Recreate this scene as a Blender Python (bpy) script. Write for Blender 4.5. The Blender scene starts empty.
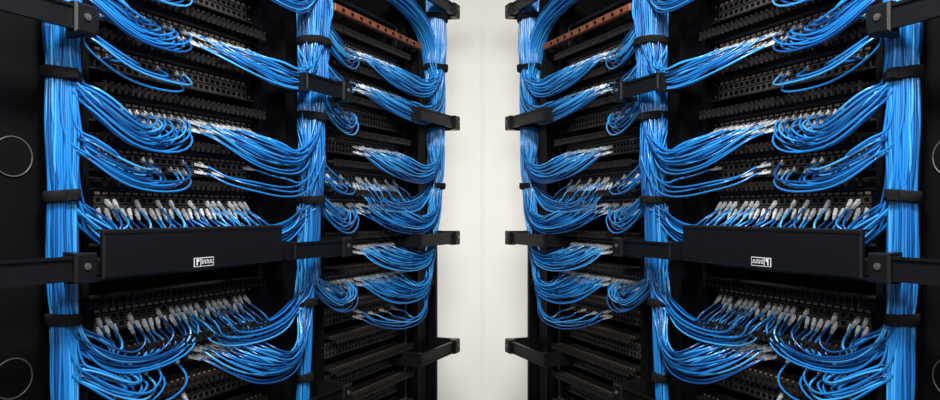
import bpy, math, random
from mathutils import Vector, Matrix
random.seed(11)
S=bpy.context.scene
CZ=1.25
OX,OY=-0.781,1.3
DU=Vector((0.3850,0.9229,0)); DW=Vector((0.9229,-0.3850,0)); DH=Vector((0,0,1))
def T(u,w,h): return Vector((OX,OY,CZ))+DU*u+DW*w+DH*h

# ---------------- materials
def mat(name,col,rough=0.5,metal=0.0,spec=0.5,noise=0.0,nscale=40,bump=0.0,coat=0.0):
    m=bpy.data.materials.new(name); m.use_nodes=True
    nt=m.node_tree; b=nt.nodes['Principled BSDF']
    b.inputs['Roughness'].default_value=rough
    b.inputs['Metallic'].default_value=metal
    b.inputs['Specular IOR Level'].default_value=spec
    b.inputs['Coat Weight'].default_value=coat; b.inputs['Coat Roughness'].default_value=0.18
    tc=nt.nodes.new('ShaderNodeTexCoord'); n=nt.nodes.new('ShaderNodeTexNoise')
    n.inputs['Scale'].default_value=nscale; nt.links.new(tc.outputs['Object'],n.inputs['Vector'])
    mx=nt.nodes.new('ShaderNodeMix'); mx.data_type='RGBA'
    mx.inputs[6].default_value=(*[c*(1-noise) for c in col],1)
    mx.inputs[7].default_value=(*[min(1,c*(1+noise)) for c in col],1)
    nt.links.new(n.outputs['Fac'],mx.inputs[0]); nt.links.new(mx.outputs[2],b.inputs['Base Color'])
    if bump:
        bp=nt.nodes.new('ShaderNodeBump'); bp.inputs['Strength'].default_value=bump; bp.inputs['Distance'].default_value=0.002
        nt.links.new(n.outputs['Fac'],bp.inputs['Height']); nt.links.new(bp.outputs['Normal'],b.inputs['Normal'])
    return m
M_BLACK=mat('black_powder_coat',(0.0025,0.0025,0.003),0.5,0,0.18,0.3,60)
M_BRK=mat('black_plastic',(0.0055,0.0055,0.006),0.38,0,0.35,0.3,60)
M_COMB=mat('black_comb_plastic',(0.020,0.0175,0.016),0.3,0,0.55,0.3,60)
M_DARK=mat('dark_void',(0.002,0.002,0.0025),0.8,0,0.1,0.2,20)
M_BLUE=mat('blue_cable_jacket',(0.012,0.20,0.58),0.28,0,0.5,0.35,9,0,0.6)
M_BLUE2=mat('blue_cable_jacket_light',(0.050,0.36,0.80),0.26,0,0.5,0.3,9,0,0.9)
M_BLUE3=mat('blue_cable_jacket_deep',(0.005,0.075,0.28),0.28,0,0.5,0.3,9,0,0.5)
M_PLUG=mat('clear_plug',(0.82,0.85,0.87),0.2,0,0.8,0.45,350)
M_BOOT=mat('grey_boot',(0.40,0.45,0.49),0.4,0,0.5,0.5,300)
M_PORT=mat('port_grey',(0.10,0.088,0.08),0.35,0.2,0.5,0.3,100)
M_LABEL=mat('port_label',(0.33,0.24,0.18),0.6,0,0.3,0.5,200)
M_STRAP=mat('hook_loop_strap',(0.006,0.006,0.007),0.9,0,0.2,0.4,300,0.3)
M_WHITE=mat('white_label',(0.75,0.76,0.78),0.5)
M_RED=mat('copper_busbar',(0.27,0.085,0.04),0.5,0.1,0.4,0.7,70)
M_WALL=mat('wall_paint',(0.81,0.80,0.765),0.85,0,0.2,0.03,2,0.05)
M_CEIL=mat('ceiling_tile',(0.7,0.7,0.68),0.9,0,0.2,0.05,60)
M_FLOOR=mat('floor_vinyl',(0.22,0.22,0.23),0.5,0,0.4,0.2,8)
M_STEEL=mat('screw_steel',(0.35,0.35,0.36),0.35,0.9,0.5,0.1,50)

# ---------------- mesh builder
class MB:
    def __init__(s,mats): s.v=[];s.f=[];s.m=[];s.sm=[];s.mats=mats
    def mi(s,m):
        if m not in s.mats: s.mats.append(m)
        return s.mats.index(m)
    def add(s,vs,fs,m,smooth=False):
        o=len(s.v); s.v+= [tuple(x) for x in vs]; k=s.mi(m)
        for f in fs: s.f.append(tuple(i+o for i in f)); s.m.append(k); s.sm.append(smooth)
    def box(s,u0,u1,w0,w1,h0,h1,m):
        vs=[T(u,w,h) for h in(h0,h1) for w in(w0,w1) for u in(u0,u1)]
        s.add(vs,BF,m)
    def cbox(s,u0,u1,w0,w1,h0,h1,m,c=0.003):
        vs=[T(u0,w0,h0),T(u1,w0,h0),T(u1,w0,h1),T(u0,w0,h1),
            T(u0,w1-c,h0),T(u1,w1-c,h0),T(u1,w1-c,h1),T(u0,w1-c,h1),
            T(u0+c,w1,h0+c),T(u1-c,w1,h0+c),T(u1-c,w1,h1-c),T(u0+c,w1,h1-c)]
        fs=[(3,2,1,0),(0,1,5,4),(1,2,6,5),(2,3,7,6),(3,0,4,7),(4,5,9,8),(5,6,10,9),(6,7,11,10),(7,4,8,11),(8,9,10,11)]
        s.add(vs,fs,m)
    def obox(s,p,d,L,a,b,m,a2=None,b2=None):
        a2=a if a2 is None else a2; b2=b if b2 is None else b2
        d=d.normalized(); x=d.cross(DH).normalized(); y=x.cross(d).normalized(); q=p+d*L
        vs=[]
        for (c,aa,bb) in((p,a,b),(q,a2,b2)):
            vs+=[c-x*aa-y*bb,c+x*aa-y*bb,c+x*aa+y*bb,c-x*aa+y*bb]
        s.add(vs,[(3,2,1,0),(4,5,6,7),(0,1,5,4),(1,2,6,5),(2,3,7,6),(3,0,4,7)],m)
        return q
    def tube(s,pts,r,m,n=6):
        vs=[];fs=[];N=len(pts)
        t=(pts[1]-pts[0]).normalized()
        x=t.orthogonal().normalized()
        for i,p in enumerate(pts):
            if 0<i<N-1: t=(pts[i+1]-pts[i-1])
            elif i==N-1: t=pts[i]-pts[i-1]
            if t.length<1e-9: t=DH.copy()
            t=t.normalized(); x=(x-t*x.dot(t))
            if x.length<1e-6: x=t.orthogonal()
            x=x.normalized(); y=t.cross(x)
            for k in range(n):
                a=2*math.pi*k/n
                vs.append(p+x*(r*math.cos(a))+y*(r*math.sin(a)))
        for i in range(N-1):
            for k in range(n):
                k2=(k+1)%n
                fs.append((i*n+k,i*n+k2,(i+1)*n+k2,(i+1)*n+k))
        s.add(vs,fs,m,True)
    def obj(s,name,parent=None):
        me=bpy.data.meshes.new(name); me.from_pydata(s.v,[],s.f)
        for m in s.mats: me.materials.append(m)
        me.polygons.foreach_set('material_index',s.m); me.polygons.foreach_set('use_smooth',s.sm)
        me.update()
        o=bpy.data.objects.new(name,me); S.collection.objects.link(o)
        if parent: o.parent=parent
        return o
BF=[(0,1,3,2),(4,6,7,5),(0,4,5,1),(2,3,7,6),(0,2,6,4),(1,5,7,3)]
def bspline(P,n=4):
    P=[P[0],P[0]]+P+[P[-1],P[-1]]
    out=[]
    for i in range(len(P)-3):
        a,b,c,d=P[i:i+4]
        for k in range(n):
            t=k/n
            out.append((a*(1-t)**3+b*(3*t**3-6*t*t+4)+c*(-3*t**3+3*t*t+3*t+1)+d*t**3)/6)
    out.append(P[-1].copy())
    return out

# ---------------- layout
ROWS=[0.94,0.835,0.73,0.62,0.515,0.41,0.31,0.205,0.105,0.016,-0.12,-0.225,-0.33,-0.43,-0.53,-0.63,-0.73,-0.83]
ST=[{0.94:'BB',0.835:'BB',0.73:'BB',0.62:'BB',0.515:'B-',0.41:'BB',0.31:'s-',0.205:'BB',0.105:'Ss',0.016:'HH',-0.12:'--',-0.225:'HH',-0.33:'SB',-0.43:'H-',-0.53:'B-',-0.63:'BB',-0.73:'B-',-0.83:'B-'},
    {0.515:'BB',0.41:'sB',0.31:'B-',0.205:'-B',0.105:'SH',0.016:'BB',-0.12:'-B',-0.225:'BB',-0.33:'-s'}]
BAYS=[(0.085,0.565),(0.87,1.35)]
TR=[0.0,0.755,1.50]
TR_R=[0.040,0.064,0.048]
TW=[0.0,0.012,0.028]
STR=[[0.68,0.47,0.255,0.03,-0.20,-0.42,-0.65],[0.72,0.48,0.268,0.035,-0.25,-0.46],[0.74,0.55,0.33,0.10,-0.08,-0.26,-0.43]]
BRH=[0.78,0.345,-0.10,-0.52,-0.95]
PW=-0.05
def lean(t,h):
    if t==0: return 0.014*max(0,-h)
    if t==1:
        return -0.010+(-0.060*max(0,0.15-h) if h<0.15 else 0.03*max(0,h-0.25))
    return (0.0 if h>0.1 else -0.22*(0.1-h)**1.15)
trunks=[[],[],[]]
for bi,(b0,b1) in enumerate(BAYS):
    for ri,h in enumerate(ROWS):
        st=ST[bi].get(h,'--')
        split=13 if bi==0 else 8
        for lay in range(2):
            for i in range(24):
                side=0 if i<split else 1
                s=st[side]
                if s=='-': continue
                pskip={'B':0.06,'H':0.06 if lay==0 else 0.5,'S':0.45,'s':0.75}[s]
                if s in 'Ss' and lay==1 : pskip=0.7
                if random.random()<pskip: continue
                u=b0+0.028+i*(b1-b0-0.056)/23
                style='hang' if s=='H' else 'bundle'
                t=bi+side
                trunks[t].append(dict(u=u,h=h+(0.009 if lay else -0.009),style=style,t=t,bay=bi,row=ri,lay=lay,h0=h,s=s))
def pinch(t,h):
    d=min(abs(h-x) for x in STR[t])
    return 0.90+0.16*min(1,d/0.07)**1.3
bundle_builders=[]
for t in range(3):
    L=trunks[t]; L.sort(key=lambda c:c['h0'])
    N=len(L); mb=MB([M_BLUE,M_BLUE2,M_BLUE3,M_PLUG,M_BOOT,M_STRAP])
    R=TR_R[t]
    grp={}
    for c in L: grp.setdefault((c['bay'],c['row']),[]).append(c)
    for g in grp.values():
        g.sort(key=lambda c:-abs(c['u']-TR[t]))
        for k,c in enumerate(g): c['k']=k; c['n']=len(g)
    off=N*(0.0 if t==0 else (0.03 if t==1 else 0.10))
    for idx,c in enumerate(L):
        rr=R*math.sqrt((idx+0.5+off)/(N+off))*0.97; th=idx*2.39996
        u,h=c['u'],c['h']; ut=TR[t]+lean(t,h); sgn=1 if ut>u else -1; dist=abs(ut-u); lay=c['lay']
        j=lambda a:random.uniform(-a,a)
        hang=c['style']=='hang'
        if hang:
            d=(DU*(-0.05+j(0.20))+DW*(0.62+0.3*lay)+DH*(-0.88+j(0.14)))
        else:
            d=(DU*(sgn*0.50+j(0.16))+DW*0.95+DH*(-0.34+j(0.18)))
        d.normalize()
        p=T(u,PW,h)
        q=mb.obox(p,d,(0.018 if hang else 0.020)+j(0.002),0.0040 if hang else 0.0042,0.0034,M_PLUG,0.0036,0.0030)
        q2=mb.obox(q,d,0.011,0.0029,0.0027,M_BOOT,0.0025,0.0024)
        mb.obox(q+DH*0.004,(-d+DH*0.35),0.012,0.0014,0.0006,M_PLUG)
        x=random.random(); m=M_BLUE if x<0.46 else (M_BLUE2 if x<0.76 else M_BLUE3)
        fk=c['k']/max(1,c['n']-1)-0.5
        wid=0.040 if c['n']>12 else 0.020
        bh=fk*wid+j(0.0020); bw=math.cos(c['k']*2.4)*0.009+lay*0.006
        bayw=0.0 if c['bay']==0 else -0.014
        sag=0.060+0.012*((c['row']*37)%5)/4+j(0.003)
        if c['s'] in 'Ss': sag*=0.75
        near=min(1.0,0.35+dist/0.42)
        if sgn<0: sag*=near
        pts=[q2, q2+d*0.008]
        tw=TW[t]
        if hang:
            pts.append(T(u+sgn*0.004+j(0.008),0.006+0.012*lay+j(0.005),h-0.050+j(0.006)))
            pts.append(T(u+sgn*0.03+j(0.01),0.000+bw*0.6,h-0.080+bh*0.5+j(0.006)))
            if dist>0.24: pts.append(T(ut-sgn*0.19,0.004+bw*0.6,h-0.088+bh*0.7))
            pts.append(T(ut-sgn*0.10,0.006+bw,h-0.070+bh))
            pts.append(T(ut-sgn*0.05,0.004+bw,h-0.036+bh))
        else:
            f=min(1,dist/0.35)
            pts.append(T(u+sgn*0.035*f+j(0.004),0.018+bw*0.6+bayw+j(0.004),h-0.026*f-0.008+j(0.006)))
            if sgn<0:
                if dist>0.20: pts.append(T(u-min(0.09,dist*0.3)+j(0.004),0.034+bw+bayw,h-sag*0.75+bh))
                if dist>0.34: pts.append(T(ut+0.22,0.038+bw+bayw,h-sag*0.92+bh))
                pts.append(T(ut+min(0.130,dist*0.7),0.036+bw+bayw,h-sag*0.70+bh))
                pts.append(T(ut+min(0.075,dist*0.5),0.030+bw+bayw,h-sag*0.20+bh))
                pts.append(T(ut+0.035,0.015+bw,h+0.020+bh*0.6))
            else:
                if dist>0.20: pts.append(T(u+min(0.09,dist*0.3)+j(0.004),0.040+bw+bayw,h-sag*0.75+bh))
                if dist>0.34: pts.append(T(ut-0.21,0.046+bw+bayw,h-sag*1.0+bh))
                pts.append(T(ut-0.125,0.046+bw+bayw,h-sag*1.05+bh))
                pts.append(T(ut-0.065,0.034+bw+tw,h-sag*0.65+bh))
        hh=h+0.03+j(0.008) if not hang else h+0.0+j(0.01)
        first=True
        while hh<1.12:
            pf=pinch(t,hh)
            a=th+0.5*math.sin(hh*3+idx)*0.35
            du=math.cos(a)*rr*pf+j(0.0018); dw=math.sin(a)*rr*pf*0.80+j(0.0018)
            if first: du-=sgn*0.010
            first=False
            pts.append(T(TR[t]+lean(t,hh)+du,dw+tw,hh)); hh+=0.055
        if len(pts)>5: mb.tube(bspline(pts,3),0.00245,m,6)
    for hs in STR[t]:
        cnt=sum(1 for c in L if c['h0']<hs)
        if cnt<=0: continue
        r0=max(0.010,R*math.sqrt((cnt+off)/(N+off))*0.93+0.0045)
        ul=TR[t]+lean(t,hs)
        vs=[];fs=[];n=28
        prof=[(-0.011,0.0),(-0.0085,0.003),(0.0085,0.003),(0.011,0.0),(0.011,-0.004),(-0.011,-0.004)]
        for k in range(n):
            a=2*math.pi*k/n
            for (ph,pr) in prof:
                vs.append(T(ul+math.cos(a)*(r0+pr),TW[t]+math.sin(a)*(r0*0.84+pr),hs+ph+0.003*math.sin(a+hs*40)))
        for k in range(n):
            k2=(k+1)%n
            for e in range(6):
                e2=(e+1)%6; fs.append((k*6+e,k2*6+e,k2*6+e2,k*6+e2))
        mb.add(vs,fs,M_STRAP,True)
        mb.cbox(ul-0.012,ul+0.010,TW[t]+r0*0.84-0.002,TW[t]+r0*0.84+0.007,hs-0.0105,hs+0.0105,M_STRAP)
    if t==2:
        for k in range(46):
            a=k*2.4; r=0.034*math.sqrt(k/46); x=math.cos(a)*r; y=math.sin(a)*r
            e=random.uniform(-.01,.01)
            pts=[T(0.80+x,y-0.02,1.12),T(0.82+x,y-0.02,0.98),T(0.90+e,y-0.02,0.86+x),T(1.05,y-0.01,0.79+x+e),T(1.22,y,0.76+x+e),T(1.36,y+0.01,0.73+x),T(1.45,y+0.015,0.66+x*0.8),T(1.49+x,y+.02,0.56),T(1.5+x*0.8,y*0.8+.02,0.44),T(1.5+x*0.6,y*0.6+.02,0.34)]
            mb.tube(bspline(pts,4),0.0026,M_BLUE if k%2 else M_BLUE2,6)
    bundle_builders.append(mb)

def ring(mb,u,w,h,R,r,m,n=28):
    pts=[T(u+math.cos(2*math.pi*k/n)*R,w,h+math.sin(2*math.pi*k/n)*R) for k in range(n+1)]
    mb.tube(pts,r,m,6)
def disc(mb,u,w,h,R,L,m,n=16):
    vs=[];
    for ww in(w,w+L):
        for k in range(n): vs.append(T(u+math.cos(2*math.pi*k/n)*R,ww,h+math.sin(2*math.pi*k/n)*R))
    fs=[tuple(range(n,2*n)),tuple(range(n-1,-1,-1))]+[(k,(k+1)%n,n+(k+1)%n,n+k) for k in range(n)]
    mb.add(vs,fs,m)
def bracket(mb,ut,h,a,b,w=0.076):
    u0,u1=ut-a,ut+b; hh=0.024
    mb.cbox(u0,u0+0.016,-0.045,w,h-hh,h+hh,M_BRK)
    mb.cbox(u1-0.012,u1,-0.01,w,h-hh*1.1,h+hh*1.1,M_BRK)
    mb.cbox(u0,u1,w-0.006,w+0.004,h-hh*0.86,h+hh*0.86,M_BRK)
    mb.box(u0,u1,w+0.003,w+0.008,h+hh*0.70,h+hh*0.92,M_BRK)
    mb.box(u0,u1,w+0.003,w+0.008,h-hh*0.92,h-hh*0.70,M_BRK)
    mb.cbox(u1-0.040,u1+0.004,w-0.012,w+0.014,h-hh*1.12,h+hh*1.12,M_BRK,0.004)
    disc(mb,u1-0.018,w+0.013,h+0.003,0.0062,0.004,M_PORT)
    disc(mb,u1-0.018,w+0.017,h+0.003,0.003,0.001,M_STEEL,10)
    mb.cbox(u1+0.002,u1+0.014,w-0.03,w+0.006,h-hh*0.7,h+hh*0.7,M_BRK)
TOP=1.08; BOT=-1.25
racks=[]
for bi,(b0,b1) in enumerate(BAYS):
    fr=MB([M_BLACK]); pp=MB([M_BLACK,M_PORT,M_LABEL]); cm=MB([M_COMB]); cb=MB([M_BRK])
    if bi==0:
        fr.box(-0.60,b0-0.012,-0.062,-0.046,BOT,TOP,M_BLACK)
        fr.box(-0.60,-0.145,-0.046,0.0,BOT,TOP,M_BLACK)
        for hr in(0.100,-0.30):
            ring(fr,-0.062,-0.044,hr,0.036,0.0014,M_PORT)
            disc(fr,-0.062,-0.0455,hr,0.035,0.001,M_DARK)
    e=BAYS[1][0]-0.012 if bi==0 else 1.60
    fr.box(b1+0.004,e,-0.066,-0.048,BOT,TOP,M_BLACK)
    fr.box(b1+0.006,b1+0.020,-0.048,-0.028,BOT,TOP,M_BLACK)
    fr.box(b1+0.095,b1+0.104,-0.048,-0.020,BOT,TOP,M_BLACK)
    if bi==1: fr.box(1.585,1.60,-0.30,-0.015,BOT,TOP,M_BLACK)
    fr.box(b0-0.020,b0-0.006,-0.048,-0.030,BOT,TOP,M_BLACK)
    k=BOT+0.03
    while k<TOP-0.03:
        fr.box(b1+0.045,b1+0.054,-0.0482,-0.0472,k,k+0.009,M_DARK)
        fr.box(b0-0.016,b0-0.010,-0.0302,-0.0292,k,k+0.006,M_DARK)
        k+=0.0222
    fr.box(b0-0.02,b0-0.008,-0.30,-0.05,BOT,TOP,M_BLACK)
    fr.box(b1+0.004,b1+0.016,-0.30,-0.05,BOT,TOP,M_BLACK)
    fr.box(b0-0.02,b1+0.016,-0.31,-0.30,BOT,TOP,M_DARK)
    fr.cbox(b0-0.02 if bi else -0.6,e,-0.31,-0.02,TOP,TOP+0.06,M_BLACK)
    fr.cbox(b0-0.02 if bi else -0.6,e,-0.31,0.02,BOT,BOT+0.08,M_BLACK)
    for h in ROWS:
        if bi==1 and h>0.55: continue
        pp.box(b0-0.004,b1+0.004,PW-0.006,PW-0.001,h-0.021,h+0.034,M_BLACK)
        pp.box(b0-0.004,b1+0.004,PW-0.001,PW+0.005,h+0.029,h+0.034,M_COMB)
        pp.box(b0-0.004,b1+0.004,PW-0.001,PW+0.005,h-0.021,h-0.0175,M_COMB)
        for i in range(24):
            u=b0+0.028+i*(b1-b0-0.056)/23
            for dh in(-0.009,0.009):
                pp.box(u-0.0078,u+0.0078,PW-0.001,PW+0.0025,h+dh-0.0074,h+dh+0.0074,M_PORT)
                pp.box(u-0.0055,u+0.0055,PW+0.0025,PW+0.003,h+dh-0.0048,h+dh+0.0048,M_DARK)
            pp.box(u-0.0058,u+0.0058,PW-0.001,PW+0.0004,h+0.0200,h+0.0255,M_LABEL)
        for uu in(b0+0.006,b1-0.006):
            for dh in(-0.010,0.022): disc(pp,uu,PW-0.001,h+dh,0.0035,0.002,M_STEEL,10)
        hc=h+0.046
        cm.box(b0,b1,PW-0.01,PW-0.002,hc-0.010,hc+0.010,M_COMB)
        cm.box(b0,b1,PW-0.002,PW+0.030,hc+0.004,hc+0.0065,M_COMB)
        nt=30; tl=0.052 if h>-0.25 else 0.062
        for i in range(nt):
            u=b0+0.004+i*(b1-b0-0.012)/(nt-1)
            cm.box(u,u+0.0045,PW-0.002,PW+tl,hc-0.0015,hc+0.0065,M_COMB)
            cm.box(u,u+0.0045,PW+tl-0.006,PW+tl,hc-0.011,hc+0.0095,M_COMB)
            cm.box(u+0.006,u+0.0115,PW+0.0295,PW+0.0303,hc+0.0030,hc+0.0070,M_LABEL)
    for h in BRH:
        if bi==0: bracket(cb,TR[0],h,0.22,0.000)
        else:
            bracket(cb,TR[1],h,0.13 if h>0 else 0.18,0.065,0.082); bracket(cb,TR[2],h,0.22,0.085)
    E=bpy.data.objects.new('server_rack',None); S.collection.objects.link(E)
    parts=[fr.obj('rack_frame',E),pp.obj('patch_panels',E),cm.obj('comb_cable_managers',E),cb.obj('cable_retainer_brackets',E)]
    if bi==0:
        cv=MB([M_BRK]); a,b=0.012,0.515
        cv.cbox(a,b,0.084,0.094,-0.121,-0.032,M_BRK,0.003)
        cv.box(a,b,0.070,0.086,-0.036,-0.032,M_BRK); cv.box(a,b,0.0,0.086,-0.121,-0.117,M_BRK)
        cv.box(a,b,0.094,0.0955,-0.040,-0.037,M_BRK)
        for uu in(a+0.09,b-0.07): cv.box(uu-0.008,uu+0.008,-0.05,0.084,-0.112,-0.100,M_BRK)
        o=-0.060
        cv.box(0.286+o,0.342+o,0.094,0.0946,-0.116,-0.097,M_WHITE)
        cv.box(0.2880+o,0.3035+o,0.0946,0.0950,-0.1145,-0.0985,M_BRK)
        cv.box(0.2925+o,0.2955+o,0.0950,0.0953,-0.1130,-0.0995,M_WHITE); cv.box(0.2955+o,0.3000+o,0.0950,0.0953,-0.1055,-0.0995,M_WHITE)
        cv.box(0.3060+o,0.3405+o,0.0946,0.0949,-0.1145,-0.0985,M_BRK)
        u=0.3075+o
        for k in range(7):
            cv.box(u,u+0.0014,0.0949,0.0952,-0.1105,-0.1025+(0.002 if k in(0,3) else 0),M_WHITE)
            cv.box(u+0.0014,u+0.0030,0.0949,0.0952,-0.1045 if k%2 else -0.1105,-0.1025 if k%2 else -0.1085,M_WHITE)
            u+=0.0046
        parts.append(cv.obj('cable_manager_cover',E))
    else:
        bb=MB([M_RED])
        bb.cbox(0.86,1.42,-0.005,0.012,0.602,0.625,M_RED)
        for i in range(10): disc(bb,0.90+i*0.05,0.012,0.613,0.005,0.004,M_BLACK,10)
        for uu in(0.95,1.385): bb.box(uu,uu+0.012,-0.05,-0.005,0.603,0.625,M_BLACK)
        for (x0,x1,y0,y1) in((0.90,1.32,0.575,0.585),(0.90,1.32,0.66,0.672),(0.90,0.912,0.575,0.672),(1.308,1.32,0.575,0.672)):
            bb.cbox(x0,x1,-0.05,-0.035,y0,y1,M_BRK)
        parts.append(bb.obj('copper_busbar',E))
    racks.append((E,parts))
bundles=[mb.obj('network_cable_bundle') for mb in bundle_builders]
ct=MB([M_BLACK])
for w in(-0.10,0.12): ct.cbox(-0.6,1.60,w,w+0.02,1.145,1.215,M_BLACK)
for i in range(9): ct.box(-0.55+i*0.26,-0.52+i*0.26,-0.09,0.13,1.15,1.17,M_BLACK)
tray=ct.obj('overhead_cable_tray')
def mirror(o,parent=None):
    n=o.copy(); S.collection.objects.link(n)
    n.parent=parent
    n.scale=(-1,1,1) if parent is None else (1,1,1)
    return n
for E,parts in racks:
    E2=bpy.data.objects.new('server_rack',None); S.collection.objects.link(E2); E2.scale=(-1,1,1)
    for p in parts: mirror(p,E2)
for o in bundles+[tray]: mirror(o)

# ---------------- room
def wbox(name,x0,x1,y0,y1,z0,z1,m):
    vs=[(x,y,z) for z in(z0,z1) for y in(y0,y1) for x in(x0,x1)]
    me=bpy.data.meshes.new(name); me.from_pydata(vs,[],[(0,2,3,1),(4,5,7,6),(0,1,5,4),(2,6,7,3),(0,4,6,2),(1,3,7,5)])
    me.materials.append(m); o=bpy.data.objects.new(name,me); S.collection.objects.link(o); return o
XR=2.3; YB=4.1; YF=-2.2; ZC=2.75
wbox('floor',-XR,XR,YF,YB,-0.1,0.0,M_FLOOR)
wbox('ceiling',-XR,XR,YF,YB,ZC,ZC+0.1,M_CEIL)
wbox('wall_back',-XR,XR,YB,YB+0.1,0,ZC,M_WALL)
wbox('wall_front',-XR,XR,YF-0.1,YF,0,ZC,M_WALL)
wbox('wall_left',-XR-0.1,-XR,YF,YB,0,ZC,M_WALL)
wbox('wall_right',XR,XR+0.1,YF,YB,0,ZC,M_WALL)
wbox('trim_1',-0.006,0.006,YB-0.004,YB,0,ZC,M_WALL)

# ---------------- lights
def area(name,loc,target,sx,sy,power,col=(1,1,1)):
    l=bpy.data.lights.new(name,'AREA'); l.shape='RECTANGLE'; l.size=sx; l.size_y=sy; l.energy=power; l.color=col
    o=bpy.data.objects.new(name,l); S.collection.objects.link(o); o.location=loc
    o.rotation_euler=(Vector(target)-Vector(loc)).to_track_quat('-Z','Y').to_euler(); return o
area('ceiling_light_aisle',(0,0.55,2.68),(0,1.2,0.9),0.3,0.4,68,(1,0.99,0.97))
area('hidden_wall_fill_left',(-1.3,3.1,1.3),(0.1,4.1,1.3),0.4,1.6,14,(1,0.985,0.96))  # added fill, no fixture: hidden behind the rack, evens out the back wall
area('hidden_wall_fill_right',(1.3,3.1,1.3),(-0.1,4.1,1.3),0.4,1.6,14,(1,0.985,0.96))  # matching added fill behind the right rack, also no real fixture
area('studio_softbox',(0,-0.4,2.1),(0,2.0,1.1),0.25,0.25,20,(1,0.99,0.98))
w=bpy.data.worlds.new('w'); S.world=w; w.use_nodes=True
w.node_tree.nodes['Background'].inputs[0].default_value=(0.5,0.55,0.6,1); w.node_tree.nodes['Background'].inputs[1].default_value=0.1
S.view_settings.view_transform='Standard'
cd=bpy.data.cameras.new('camera'); cam=bpy.data.objects.new('camera',cd); S.collection.objects.link(cam)
cam.location=(0,0,CZ); cam.rotation_euler=(math.pi/2,0,0)
cd.sensor_width=36; cd.lens=700/940*36; cd.shift_x=-12.5/940; cd.shift_y=12/940; cd.clip_start=0.02
S.camera=cam
